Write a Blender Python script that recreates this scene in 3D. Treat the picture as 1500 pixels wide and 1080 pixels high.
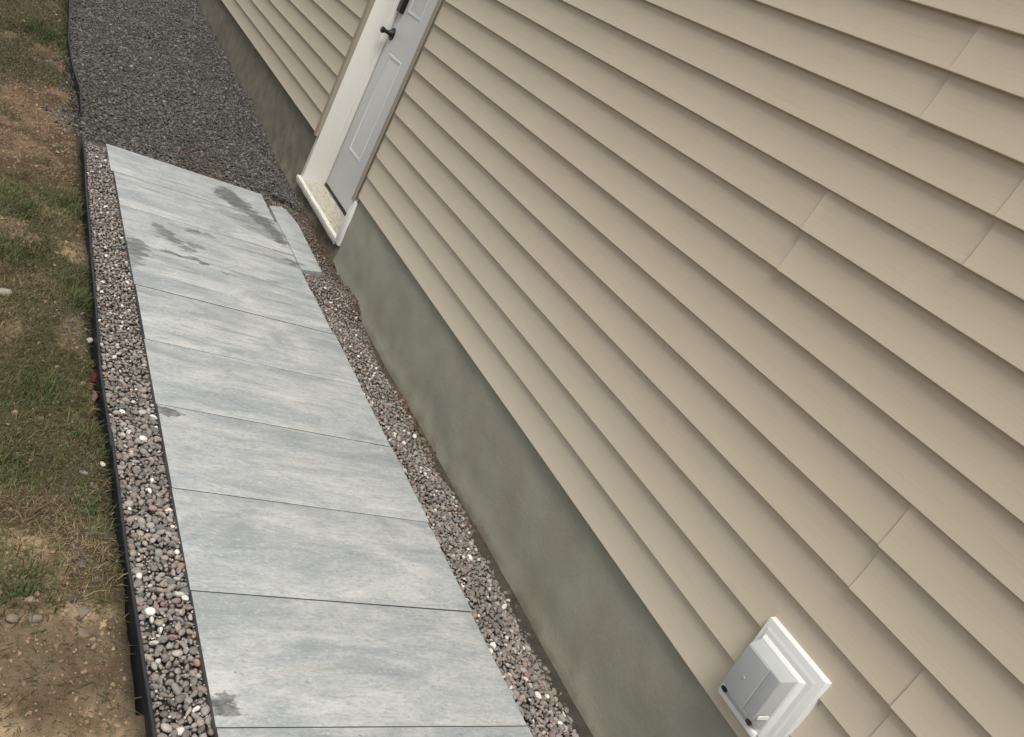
import bpy, bmesh, math, random
import numpy as np
from mathutils import Matrix, Vector

sc = bpy.context.scene
for o in list(bpy.data.objects):
    bpy.data.objects.remove(o, do_unlink=True)
COL = sc.collection

# ------------------------------------------------------------------ camera
cam_d = bpy.data.cameras.new('camera')
cam = bpy.data.objects.new('camera', cam_d); COL.objects.link(cam)
cam_d.sensor_width = 36.0; cam_d.lens = 32.623
cam_d.clip_start = 0.02; cam_d.clip_end = 2000
CAM = (-1.9929, -0.8162, 1.6633)
cam.matrix_world = Matrix(((0.804303, -0.208941, -0.556273, CAM[0]),
                           (-0.391717, 0.517503, -0.760755, CAM[1]),
                           (0.446826, 0.829780, 0.334383, CAM[2]),
                           (0, 0, 0, 1)))
sc.camera = cam

# ------------------------------------------------------------------ sky, sun, exposure
SUN_EL, SUN_AZ = math.radians(63), math.radians(210)   # azimuth: compass-like, from +Y clockwise
world = bpy.data.worlds.new('World'); sc.world = world; world.use_nodes = True
wn = world.node_tree.nodes; wl = world.node_tree.links; wn.clear()
sky = wn.new('ShaderNodeTexSky'); sky.sky_type = 'NISHITA'; sky.sun_disc = False
sky.sun_elevation = SUN_EL; sky.sun_rotation = SUN_AZ
sky.air_density = 1.0; sky.dust_density = 4.0; sky.ozone_density = 1.0
hs = wn.new('ShaderNodeHueSaturation'); hs.inputs['Saturation'].default_value = 0.16
bg = wn.new('ShaderNodeBackground'); bg.inputs['Strength'].default_value = 0.098
wo = wn.new('ShaderNodeOutputWorld')
wl.new(sky.outputs[0], hs.inputs['Color']); wl.new(hs.outputs[0], bg.inputs['Color']); wl.new(bg.outputs[0], wo.inputs['Surface'])
sun_d = bpy.data.lights.new('sun', 'SUN'); sun_d.energy = 2.1; sun_d.angle = math.radians(22); sun_d.color = (1.0, 0.95, 0.87)
sun = bpy.data.objects.new('sun', sun_d); COL.objects.link(sun)
sd = Vector((math.sin(SUN_AZ) * math.cos(SUN_EL), math.cos(SUN_AZ) * math.cos(SUN_EL), math.sin(SUN_EL)))
sun.rotation_euler = sd.to_track_quat('Z', 'Y').to_euler(); sun.location = sd * 30
sc.view_settings.view_transform = 'Standard'; sc.view_settings.look = 'None'
sc.view_settings.exposure = 0.45; sc.view_settings.gamma = 1.0; sc.view_settings.use_curve_mapping = False

rng = np.random.default_rng(7); random.seed(7)

# ------------------------------------------------------------------ numpy noise
def _hash(ix, iy, s):
    n = (ix.astype(np.int64) * 374761393 + iy.astype(np.int64) * 668265263 + s * 974634777) & 0xffffffff
    n = ((n ^ (n >> 13)) * 1274126177) & 0xffffffff
    return ((n ^ (n >> 16)) & 0xffff) / 65535.0
def vnoise(x, y, s=0):
    x = np.asarray(x, float); y = np.asarray(y, float)
    ix = np.floor(x); iy = np.floor(y); fx = x - ix; fy = y - iy
    fx = fx * fx * (3 - 2 * fx); fy = fy * fy * (3 - 2 * fy)
    a = _hash(ix, iy, s); b = _hash(ix + 1, iy, s); c = _hash(ix, iy + 1, s); d = _hash(ix + 1, iy + 1, s)
    return (a * (1 - fx) + b * fx) * (1 - fy) + (c * (1 - fx) + d * fx) * fy
def fbm(x, y, s=0, o=4):
    t = 0; a = 0.5; f = 1.0; n = 0
    for i in range(o):
        t = t + a * vnoise(np.asarray(x) * f, np.asarray(y) * f, s + i * 17); n += a; a *= 0.5; f *= 2.03
    return t / n
def sstep(a, b, x):
    t = np.clip((np.asarray(x, float) - a) / (b - a), 0, 1); return t * t * (3 - 2 * t)

# ------------------------------------------------------------------ object helpers
def link(name, me, mat=None, parent=None, smooth=None):
    o = bpy.data.objects.new(name, me); COL.objects.link(o)
    if mat is not None and len(me.materials) == 0: me.materials.append(mat)
    if parent is not None: o.parent = parent
    if smooth is not None:
        me.polygons.foreach_set('use_smooth', [True] * len(me.polygons))
        if smooth < 179: me.set_sharp_from_angle(angle=math.radians(smooth))
    return o
def tag(o, label, cat, group=None):
    o['label'] = label; o['category'] = cat
    if group: o['group'] = group
    return o
def empty(name, loc=(0, 0, 0)):
    o = bpy.data.objects.new(name, None); COL.objects.link(o); o.location = loc; return o
def mesh_from(verts, faces, name='m'):
    me = bpy.data.meshes.new(name); me.from_pydata([tuple(v) for v in verts], [], [tuple(f) for f in faces]); me.update(); return me
def bm_box(bm, x0, x1, y0, y1, z0, z1):
    vs = [bm.verts.new(p) for p in ((x0,y0,z0),(x1,y0,z0),(x1,y1,z0),(x0,y1,z0),(x0,y0,z1),(x1,y0,z1),(x1,y1,z1),(x0,y1,z1))]
    for f in ((3,2,1,0),(4,5,6,7),(0,1,5,4),(1,2,6,5),(2,3,7,6),(3,0,4,7)):
        bm.faces.new([vs[i] for i in f])
    return vs
def bm_cyl(bm, p0, p1, r0, r1, n=20):
    p0 = Vector(p0); p1 = Vector(p1); d = (p1 - p0).normalized()
    q = d.to_track_quat('Z', 'Y'); A = []; B = []
    for i in range(n):
        a = 2 * math.pi * i / n; e = q @ Vector((math.cos(a), math.sin(a), 0))
        A.append(bm.verts.new(p0 + e * r0)); B.append(bm.verts.new(p1 + e * r1))
    for i in range(n):
        j = (i + 1) % n; bm.faces.new((A[i], A[j], B[j], B[i]))
    bm.faces.new(A[::-1]); bm.faces.new(B)
def bm_done(bm, name, bevel=0.0, seg=2):
    if bevel: bmesh.ops.bevel(bm, geom=list(bm.edges), offset=bevel, segments=seg, affect='EDGES', profile=0.6)
    bmesh.ops.recalc_face_normals(bm, faces=bm.faces)
    me = bpy.data.meshes.new(name); bm.to_mesh(me); bm.free(); return me
def box_obj(name, x0, x1, y0, y1, z0, z1, mat, parent, bevel=0.002, seg=2):
    bm = bmesh.new(); bm_box(bm, x0, x1, y0, y1, z0, z1)
    return link(name, bm_done(bm, name, bevel, seg), mat, parent, 35)
def prism(profile, ys, name, xoff=None, cap=True):
    """closed profile [(x,z)...] swept along y; xoff(i, px, pz) -> (x, z) per section"""
    V = []; F = []; n = len(profile)
    for i, y in enumerate(ys):
        for (px, pz) in profile:
            qx, qz = xoff(i, px, pz) if xoff else (px, pz)
            V.append((qx, y, qz))
    for i in range(len(ys) - 1):
        for k in range(n):
            a = i * n + k; b = i * n + (k + 1) % n; F.append((a, b, b + n, a + n))
    if cap:
        F.append(tuple(range(n))[::-1]); F.append(tuple((len(ys) - 1) * n + k for k in range(n)))
    me = mesh_from(V, F, name)
    bm = bmesh.new(); bm.from_mesh(me); bmesh.ops.recalc_face_normals(bm, faces=bm.faces); bm.to_mesh(me); bm.free()
    return me

# ------------------------------------------------------------------ material helpers
class NT:
    def __init__(s, name):
        s.m = bpy.data.materials.new(name); s.m.use_nodes = True
        s.n = s.m.node_tree.nodes; s.l = s.m.node_tree.links
        s.b = s.n['Principled BSDF']
        if 'Specular IOR Level' in s.b.inputs: s.b.inputs['Specular IOR Level'].default_value = 0.35
    def new(s, t, **kw):
        o = s.n.new('ShaderNode' + t)
        for k, v in kw.items(): setattr(o, k, v)
        return o
    def put(s, sock, v):
        if hasattr(v, 'is_linked'): s.l.new(v, sock)
        elif isinstance(v, (tuple, list)): sock.default_value = tuple(v) if len(v) == len(sock.default_value) else tuple(v) + (1.0,)
        else: sock.default_value = v
    def pos(s): return s.new('NewGeometry').outputs['Position']
    def mapv(s, v, scale=(1,1,1), loc=(0,0,0)):
        o = s.new('Mapping'); s.put(o.inputs['Vector'], v); o.inputs['Scale'].default_value = scale; s.put(o.inputs['Location'], loc); return o.outputs[0]
    def noise(s, v, scale, detail=4, rough=0.55, dist=0.0, color=False):
        o = s.new('TexNoise'); s.put(o.inputs['Vector'], v); o.inputs['Scale'].default_value = scale
        o.inputs['Detail'].default_value = detail; o.inputs['Roughness'].default_value = rough; o.inputs['Distortion'].default_value = dist
        return o.outputs['Color' if color else 0]
    def ramp(s, f, stops):
        o = s.new('ValToRGB'); s.put(o.inputs[0], f); e = o.color_ramp.elements
        while len(e) < len(stops): e.new(0.5)
        for i, (p, c) in enumerate(stops):
            e[i].position = p; e[i].color = (c, c, c, 1) if not isinstance(c, tuple) else tuple(c) + (1,)
        return o.outputs[0]
    def mix(s, f, a, b, mode='MIX'):
        o = s.new('Mix', data_type='RGBA', blend_type=mode); s.put(o.inputs[0], f); s.put(o.inputs[6], a); s.put(o.inputs[7], b); return o.outputs[2]
    def math(s, op, a, b=0.0, clamp=False):
        o = s.new('Math', operation=op, use_clamp=clamp); s.put(o.inputs[0], a); s.put(o.inputs[1], b); return o.outputs[0]
    def rng(s, v, a, b, c=0.0, d=1.0):
        o = s.new('MapRange', interpolation_type='SMOOTHSTEP'); s.put(o.inputs[0], v)
        for i, q in enumerate((a, b, c, d)): o.inputs[i + 1].default_value = q
        return o.outputs[0]
    def bump(s, h, strength=0.3, dist=0.002):
        o = s.new('Bump'); s.put(o.inputs['Height'], h); o.inputs['Strength'].default_value = strength; o.inputs['Distance'].default_value = dist
        s.l.new(o.outputs[0], s.b.inputs['Normal'])
    def done(s, color, rough=0.6):
        s.put(s.b.inputs['Base Color'], color); s.put(s.b.inputs['Roughness'], rough); return s.m
    def sep(s, v):
        o = s.new('SeparateXYZ'); s.put(o.inputs[0], v); return o.outputs

def mat_siding():
    t = NT('tan_vinyl'); P = t.pos()
    ri = t.new('ObjectInfo').outputs['Random']
    grain = t.noise(t.mapv(P, (30, 2.2, 70)), 3.0, 6, 0.65, 0.4)
    blotch = t.noise(t.mapv(P, (1, 1, 3)), 2.2, 4)
    c = t.mix(blotch, (0.474, 0.419, 0.327), (0.524, 0.467, 0.369))
    c = t.mix(t.math('MULTIPLY', ri, 0.25), c, (0.505, 0.436, 0.342))
    spots = t.rng(t.noise(P, 34, 3), 0.66, 0.74)
    c = t.mix(t.math('MULTIPLY', spots, 0.12), c, (0.31, 0.265, 0.20))
    c = t.mix(t.rng(grain, 0.42, 0.64, 0.0, 0.16), c, (0.36, 0.312, 0.245))
    t.bump(grain, 0.22, 0.0012)
    return t.done(c, t.math('ADD', t.math('MULTIPLY', blotch, 0.15), 0.42))
def mat_plain(name, col, rough=0.5, var=0.12, scale=18, bump=0.05):
    t = NT(name); P = t.pos(); n = t.noise(P, scale, 5)
    c = t.mix(n, tuple(v * (1 - var) for v in col), tuple(min(1, v * (1 + var)) for v in col))
    t.bump(t.noise(P, 160, 3), bump, 0.001)
    return t.done(c, rough)
def mat_dirty_white(name, base, dirt, lo, hi, rough=0.5, streak=(1, 1, 1)):
    t = NT(name); P = t.pos()
    n = t.noise(t.mapv(P, streak), 22, 6, 0.65, 0.4); m = t.rng(n, lo, hi)
    fine = t.noise(P, 120, 3)
    c = t.mix(m, base, dirt); c = t.mix(t.math('MULTIPLY', fine, 0.12), c, dirt)
    t.bump(n, 0.25, 0.0015)
    return t.done(c, rough)
def mat_attr(name, rough=0.8, nscale=90, var=0.35, bump=0.3, obj=False, spec=0.3):
    t = NT(name); P = t.pos()
    if obj: c = t.new('ObjectInfo').outputs['Color']
    else:
        a = t.new('Attribute'); a.attribute_name = 'tint'; c = a.outputs['Color']
    n = t.noise(P, nscale, 4, 0.6)
    f = t.math('ADD', t.math('MULTIPLY', n, var * 2), 1 - var)
    m = t.new('VectorMath', operation='SCALE'); t.put(m.inputs[0], c); t.put(m.inputs['Scale'], f)
    if bump: t.bump(t.noise(P, nscale * 2.2, 3), bump, 0.001)
    t.b.inputs['Specular IOR Level'].default_value = spec
    return t.done(m.outputs[0], rough)

STAINS = [(-0.564,4.319,.06,.10,1),(-0.519,4.234,.06,.09,1),(-0.469,4.154,.045,.07,.8),(-0.404,4.058,.05,.07,1),(-0.365,3.937,.045,.07,1),(-0.349,3.849,.03,.05,1),
 (-0.547,4.027,.10,.05,.45),(-0.445,3.889,.09,.04,.45),(-1.031,3.534,.03,.04,.8),(-1.005,3.481,.035,.05,.8),(-0.978,3.437,.04,.03,.8),
 (-0.99,3.278,.05,.014,1),(-0.929,3.266,.06,.016,1),(-0.871,3.252,.05,.014,1),(-0.92,3.361,.045,.025,.7),(-0.876,3.43,.04,.015,.8),(-0.859,3.61,.03,.02,.9),(-0.801,3.61,.05,.012,.6),
 (-1.168,3.231,.045,.09,.85),(-1.186,3.079,.03,.05,.6),(-1.166,1.908,.045,.016,1),(-1.19,1.912,.02,.02,1),(-1.174,0.676,.022,.026,1),(-1.166,0.660,.015,.012,.9),
 (-0.336,3.591,.05,.02,.9),(-0.511,3.258,.03,.012,.7),(-0.747,3.198,.03,.01,.6)]
def mat_slab():
    t = NT('grey_paver'); P = t.pos(); oi = t.new('ObjectInfo')
    sh = t.new('CombineXYZ'); t.put(sh.inputs[0], t.math('MULTIPLY', oi.outputs['Random'], 37.0)); t.put(sh.inputs[1], t.math('MULTIPLY', oi.outputs['Random'], 91.0))
    va = t.new('VectorMath', operation='ADD'); t.put(va.inputs[0], P); t.put(va.inputs[1], sh.outputs[0]); Q = va.outputs[0]
    big = t.noise(t.mapv(Q, (1.5, 4.6, 1)), 1.7, 7, 0.66, 0.8)
    fine = t.noise(t.mapv(Q, (5, 19, 1)), 2.6, 8, 0.80, 1.0)
    speck = t.noise(t.mapv(Q, (0.7, 1.3, 1)), 85, 5, 0.8)
    c = t.ramp(big, [(0.32, (0.225, 0.247, 0.255)), (0.45, (0.315, 0.334, 0.338)), (0.55, (0.395, 0.404, 0.402)), (0.68, (0.475, 0.472, 0.460))])
    c = t.mix(t.rng(fine, 0.47, 0.64, 0.0, 0.58), c, (0.225, 0.240, 0.243))
    c = t.mix(t.rng(speck, 0.53, 0.66, 0.0, 0.60), c, (0.53, 0.54, 0.535))
    c = t.mix(t.rng(speck, 0.47, 0.34, 0.0, 0.60), c, (0.17, 0.178, 0.178))
    warm = t.rng(t.noise(t.mapv(Q, (1.0, 4.0, 1)), 2.6, 3), 0.58, 0.72, 0.0, 0.35)
    c = t.mix(warm, c, (0.36, 0.342, 0.305))
    pits = t.rng(t.noise(Q, 46, 2, 0.5), 0.74, 0.78, 0.0, 0.6)
    c = t.mix(pits, c, (0.10, 0.10, 0.096))
    mott = t.noise(t.mapv(Q, (1, 1.8, 1)), 9, 6, 0.7, 0.5)
    c = t.mix(t.rng(mott, 0.38, 0.66, 0.0, 0.34), c, (0.255, 0.276, 0.278))
    # damp stains
    wz = t.noise(t.mapv(P, (9, 17, 1)), 1.5, 5, 0.6, 0.3, True)
    w = t.new('VectorMath', operation='SUBTRACT'); t.put(w.inputs[0], wz); w.inputs[1].default_value = (0.5, 0.5, 0.5)
    ws = t.new('VectorMath', operation='MULTIPLY'); t.put(ws.inputs[0], w.outputs[0]); ws.inputs[1].default_value = (0.19, 0.15, 0)
    wp = t.new('VectorMath', operation='ADD'); t.put(wp.inputs[0], P); t.put(wp.inputs[1], ws.outputs[0])
    X, Y, Z = t.sep(wp.outputs[0]); tot = None
    for (cx, cy, rx, ry, k) in STAINS:
        dx = t.math('DIVIDE', t.math('SUBTRACT', X, cx), rx * 1.3); dy = t.math('DIVIDE', t.math('SUBTRACT', Y, cy), ry * 1.3)
        d = t.math('ADD', t.math('MULTIPLY', dx, dx), t.math('MULTIPLY', dy, dy))
        m = t.rng(d, 0.5, 1.3, k, 0.0)
        tot = m if tot is None else t.math('MAXIMUM', tot, m)
    # long damp drying streaks, mostly on the far slabs
    dmp = t.noise(t.mapv(Q, (1.6, 13, 1)), 1.9, 7, 0.68, 0.7)
    Yp = t.sep(P)[1]
    dm = t.math('MULTIPLY', t.rng(dmp, 0.54, 0.68), t.rng(Yp, 1.2, 2.9, 0.10, 0.62))
    brk = t.rng(t.noise(t.mapv(P, (9, 26, 1)), 2.0, 6, 0.7, 0.5), 0.42, 0.60, 1.0, 0.68)
    tex = t.math('MULTIPLY', t.rng(speck, 0.3, 0.62, 1.0, 0.80), brk)
    c = t.mix(dm, c, (0.150, 0.158, 0.158))
    c = t.mix(t.math('MULTIPLY', t.math('MULTIPLY', tot, tex), 0.93), c, (0.048, 0.050, 0.046))
    t.bump(t.math('ADD', fine, t.math('MULTIPLY', speck, 0.6)), 0.16, 0.0015)
    r = t.math('SUBTRACT', 0.78, t.math('MULTIPLY', tot, 0.22))
    return t.done(c, r)
def mat_foundation():
    t = NT('parged_concrete'); P = t.pos(); X, Y, Z = t.sep(P)
    n1 = t.noise(t.mapv(P, (1, 1, 1.0)), 4.6, 6, 0.55, 0.3); n2 = t.noise(P, 85, 5, 0.75); n3 = t.noise(t.mapv(P, (1, 1.0, 1.2)), 8.5, 5)
    c = t.ramp(n1, [(0.3, (0.250, 0.241, 0.187)), (0.5, (0.272, 0.264, 0.211)), (0.7, (0.296, 0.289, 0.236))])
    c = t.mix(t.rng(n2, 0.45, 0.75, 0.0, 0.35), c, (0.33, 0.322, 0.265))
    c = t.mix(t.rng(n2, 0.42, 0.25, 0.0, 0.4), c, (0.165, 0.156, 0.115))
    pin = t.rng(t.noise(P, 150, 2, 0.5), 0.70, 0.76, 0.0, 0.6)
    c = t.mix(pin, c, (0.08, 0.075, 0.055))
    # older unparged concrete beyond and under the door
    old = t.rng(t.math('ADD', Y, t.math('MULTIPLY', n3, 0.1)), 3.99, 4.03)
    oc = t.ramp(n3, [(0.3, (0.150, 0.134, 0.096)), (0.55, (0.190, 0.174, 0.130)), (0.75, (0.22, 0.205, 0.16))])
    oc = t.mix(t.rng(n2, 0.5, 0.7, 0.0, 0.5), oc, (0.10, 0.080, 0.055))
    c = t.mix(old, c, oc)
    und = t.math('MULTIPLY', old, t.rng(t.math('ADD', Y, t.math('MULTIPLY', n3, 0.25)), 5.12, 5.02))
    c = t.mix(t.math('MULTIPLY', und, t.rng(n2, 0.3, 0.55, 0.95, 0.55)), c, t.mix(t.rng(n3, .4, .6), (0.075, 0.056, 0.036), (0.150, 0.118, 0.078)))
    # splashed soil along the foot
    top = t.math('ADD', t.math('MULTIPLY', n3, 0.17), t.math('MULTIPLY', n2, 0.05))
    foot = t.rng(t.math('SUBTRACT', Z, top), -0.165, -0.235)
    c = t.mix(t.math('MULTIPLY', foot, 0.75), c, t.mix(n2, (0.125, 0.090, 0.062), (0.215, 0.172, 0.128)))
    trow = t.noise(t.mapv(P, (1, 2.0, 4.0)), 5, 5, 0.6, 1.2)
    t.bump(t.math('ADD', t.math('ADD', n2, t.math('MULTIPLY', n3, 0.8)), t.math('MULTIPLY', trow, 0.9)), 0.40, 0.003)
    return t.done(c, 0.88)
def mat_ground():
    t = NT('soil'); P = t.pos()
    a = t.new('Attribute'); a.attribute_name = 'tint'
    n = t.noise(P, 26, 6, 0.65); n2 = t.noise(P, 7, 5, 0.6)
    f = t.math('ADD', t.math('MULTIPLY', n, 1.5), 0.25)
    m = t.new('VectorMath', operation='SCALE'); t.put(m.inputs[0], a.outputs['Color']); t.put(m.inputs['Scale'], f)
    c = t.mix(t.rng(n2, 0.5, 0.72, 0.0, 0.30), m.outputs[0], (0.135, 0.098, 0.062))
    t.bump(t.noise(P, 60, 8, 0.75), 1.0, 0.012)
    return t.done(c, 0.95)

M_SID = mat_siding(); M_SLAB = mat_slab(); M_FND = mat_foundation(); M_GRD = mat_ground()
M_TRIM = mat_plain('tan_trim', (0.31, 0.268, 0.21), 0.45)
M_WHITE = mat_dirty_white('white_jamb_paint', (0.70, 0.695, 0.650), (0.62, 0.60, 0.52), 0.50, 0.95, 0.42)
M_DOOR = mat_plain('door_paint', (0.57, 0.578, 0.575), 0.38, 0.04, 6, 0.03)
M_SILL = mat_dirty_white('worn_sill', (0.44, 0.42, 0.355), (0.25, 0.225, 0.172), 0.42, 0.66, 0.75, (8, 0.8, 4))
M_NOSE = mat_dirty_white('sill_nosing_paint', (0.66, 0.645, 0.56), (0.25, 0.22, 0.15), 0.54, 0.68, 0.6, (6, 1.2, 6))
M_BLACK = mat_plain('black_metal', (0.012, 0.013, 0.014), 0.35, 0.1)
M_VENT = mat_dirty_white('vent_plastic', (0.70, 0.71, 0.70), (0.55, 0.55, 0.51), 0.58, 0.85, 0.35)
M_HOOD = mat_plain('pale_hood_plastic', (0.39, 0.402, 0.40), 0.4, 0.05, 30, 0.03)
M_VGREY = mat_plain('grey_hood_plastic', (0.33, 0.345, 0.35), 0.4, 0.04, 30, 0.03)
M_RED = mat_plain('dark_red_rubber', (0.06, 0.012, 0.012), 0.5)
M_EDGE = mat_plain('black_edging', (0.030, 0.032, 0.036), 0.5, 0.3, 30, 0.15)
M_PEB = mat_attr('pebble_stone', 0.85, 130, 0.34, 0.45, spec=0.2)
M_PEBO = mat_attr('pebble_stone_single', 0.85, 130, 0.34, 0.45, obj=True, spec=0.2)
M_DGR = mat_attr('dark_crushed_stone', 0.85, 120, 0.35, 0.3)
M_GRASS = mat_attr('grass_blade', 0.6, 20, 0.2, 0.0, spec=0.2)
M_CLOD = mat_attr('soil_clod', 0.95, 60, 0.3, 0.4, spec=0.1)
M_STONE = mat_attr('loose_stone', 0.8, 45, 0.35, 0.5, obj=True)
M_ROOF = mat_plain('shingle_grey', (0.06, 0.06, 0.062), 0.9, 0.3, 40, 0.5)
M_SIDE = mat_plain('paver_side', (0.085, 0.086, 0.085), 0.9, 0.35, 40, 0.4)  # slab side faces, much darker than the tops
M_BED = mat_plain('stone_dust', (0.055, 0.050, 0.044), 0.95, 0.4, 60, 0.6)

# ------------------------------------------------------------------ ground
SLAB_XL, SLAB_XR = -1.199, -0.311
JOINTS = [4.545, 4.130, 3.685, 3.258, 2.836, 2.387, 1.945, 1.489, 1.053, 0.612, 0.170, -0.271, -0.712, -1.153, -1.594]
def rise(y): y = np.asarray(y, float); return 0.026 * np.clip(y - 5.0, 0, 7)
def edge_x(y):
    y = np.asarray(y, float)
    return np.interp(y, [-2, 0.59, 0.74, 1.2, 1.7, 2.1, 2.85, 4.43, 5.0, 5.4, 5.85, 6.5, 7.2, 8.0, 9.5, 12],
                     [-1.335, -1.337, -1.342, -1.352, -1.356, -1.366, -1.354, -1.330, -1.325, -1.320, -1.352, -1.365, -1.345, -1.318, -1.36, -1.40])
def soilness(x, y):
    """1 = bare soil, 0 = grass"""
    w = (fbm(x * 3.1, y * 3.1, 5) - 0.5)
    a = 1 - sstep(0.93, 1.03, y + w * 0.35 + (x + 1.5) * 0.25)
    b = sstep(3.75, 4.1, y + w * 0.9) * (1 - sstep(5.1, 5.5, y + w * 0.7)) * (1 - 0.45 * sstep(0.5, 0.62, fbm(x * 5, y * 3, 9)))
    e = sstep(0.58, 0.68, fbm(x * 4.2, y * 2.6, 21)) * 0.8
    return np.clip(np.maximum(np.maximum(a, b), e), 0, 1)
def ground_z(x, y):
    ex = edge_x(y); d = ex - x          # distance outside the edging
    n = (fbm(x * 5, y * 5, 3) - 0.5) * 0.05 + (fbm(x * 22, y * 22, 8) - 0.5) * 0.024
    near = 1 - sstep(1.35, 1.9, y)
    out = -0.024 - 0.002 * near + rise(y) + n - (0.034 - 0.016 * near) * (1 - sstep(0.012, 0.050 + 0.03 * near, d)) * (0.35 + 0.65 * sstep(0.35, 0.55, vnoise(x * 0 + 3, y * 2.2, 4)))
    inn = np.where(y > 4.56, -0.055 + rise(y), -0.10)
    return np.where(d > 0, out, inn)
def axis(fine0, fine1, step, far):
    a = list(np.arange(fine0, fine1 + 1e-6, step)); s = step; v = fine0; lo = []
    while v > -far: s *= 1.5; v -= s; lo.append(v)
    s = step; v = a[-1]; hi = []
    while v < far: s *= 1.5; v += s; hi.append(v)
    return np.array(lo[::-1] + a + hi)
gx = axis(-2.2, -1.28, 0.02, 500); gy = axis(-0.4, 9.0, 0.025, 500)
GX, GY = np.meshgrid(gx, gy, indexing='ij')
GZ = ground_z(GX, GY)
GZ = np.where(GX > 0.0, np.minimum(GZ, -0.10 + rise(GY)), GZ)
V = np.stack([GX, GY, GZ], -1).reshape(-1, 3)
nx, ny = len(gx), len(gy)
I = np.arange(nx * ny).reshape(nx, ny)
F = np.stack([I[:-1, :-1], I[1:, :-1], I[1:, 1:], I[:-1, 1:]], -1).reshape(-1, 4)
def np_mesh(name, V, F, tint=None, smooth=False):
    me = bpy.data.meshes.new(name); k = F.shape[1]
    me.vertices.add(len(V)); me.vertices.foreach_set('co', V.astype(np.float32).ravel())
    me.loops.add(F.size); me.loops.foreach_set('vertex_index', F.astype(np.int32).ravel())
    me.polygons.add(len(F)); me.polygons.foreach_set('loop_start', np.arange(0, F.size, k, dtype=np.int32))
    me.update(calc_edges=True)
    me.polygons.foreach_set('use_smooth', np.full(len(F), smooth))
    if tint is not None:
        at = me.attributes.new('tint', 'FLOAT_COLOR', 'POINT')
        c = np.ones((len(V), 4), np.float32); c[:, :3] = tint; at.data.foreach_set('color', c.ravel())
    return me
S = soilness(V[:, 0], V[:, 1])
warmth = sstep(3.4, 3.9, V[:, 1])[:, None]
soilc = np.array([0.300, 0.222, 0.140]) * (1 - warmth) + np.array([0.128, 0.084, 0.053]) * warmth
pm = sstep(.40, .60, fbm(V[:, 0] * 9, V[:, 1] * 9, 31))[:, None]; rm = sstep(.52, .66, fbm(V[:, 0] * 12, V[:, 1] * 10, 33))[:, None]
soilc = soilc * (0.62 + 0.75 * pm); soilc = soilc * (1 - .55 * rm) + np.array([.11, .066, .036]) * .55 * rm
thatch = np.array([0.070, 0.060, 0.033])
tint = soilc * S[:, None] + thatch * (1 - S[:, None])
trench_shade = 0.30 + 0.70 * sstep(0.0, 0.09, edge_x(V[:, 1]) - V[:, 0] + 0.03 * (vnoise(V[:, 0] * 9, V[:, 1] * 9, 2) - 0.5))  # trench shade beside the edging, painted into the soil tint
tint = tint * trench_shade[:, None]
tint = np.where((V[:, 0] > edge_x(V[:, 1]))[:, None], np.array([0.06, 0.052, 0.042]), tint)
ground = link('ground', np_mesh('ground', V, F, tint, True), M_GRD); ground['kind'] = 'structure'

# ------------------------------------------------------------------ house
HY0, HY1 = -4.0, 12.5
E_ = 0.127; Z0 = 0.338; Z0F = 0.358
DY0, DY1 = 3.985, 5.030           # siding ends on both sides of the door
house = empty('house', (0.0, 4.5, -0.1)); HOFF = house.location.copy()
tag(house, 'house with tan lap siding above a grey green concrete foundation and a white side door', 'house')
def hpart(o, parent=house):
    o.parent = parent
    o.matrix_parent_inverse = Matrix.Translation(-HOFF)
    return o

# wall body and gable (behind the siding)
bm = bmesh.new()
bm_box(bm, 0.022, 0.30, HY0 + .01, 3.96, 0.352, 3.3); bm_box(bm, 0.022, 0.30, 5.04, HY1 - .01, 0.372, 3.3)
bm_box(bm, 0.0225, 0.30, 3.96, 5.04, 2.14, 3.3); bm_box(bm, 0.305, 7.0, HY0 + .01, HY1 - .01, -0.1, 3.3)
g = [bm.verts.new(p) for p in ((0.022, HY0, 3.301), (0.022, HY1, 3.301), (0.022, 4.25, 5.9), (7, HY0, 3.301), (7, HY1, 3.301), (7, 4.25, 5.9))]
for f in ((0, 1, 2), (5, 4, 3), (0, 3, 4, 1), (1, 4, 5, 2), (2, 5, 3, 0)): bm.faces.new([g[i] for i in f])
hpart(link('wall', bm_done(bm, 'wall'), M_SID))
bm = bmesh.new()
for s0, s1 in ((HY0 - .25, 4.25), (HY1 + .25, 4.25)):
    z0 = 3.20; z1 = 5.93
    vs = [bm.verts.new(p) for p in ((-.12, s0, z0), (7.1, s0, z0), (7.1, s1, z1), (-.12, s1, z1), (-.12, s0, z0 + .14), (7.1, s0, z0 + .14), (7.1, s1, z1 + .14), (-.12, s1, z1 + .14))]
    for f in ((3,2,1,0),(4,5,6,7),(0,1,5,4),(1,2,6,5),(2,3,7,6),(3,0,4,7)): bm.faces.new([vs[i] for i in f])
hpart(link('roof', bm_done(bm, 'roof'), M_ROOF))

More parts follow.
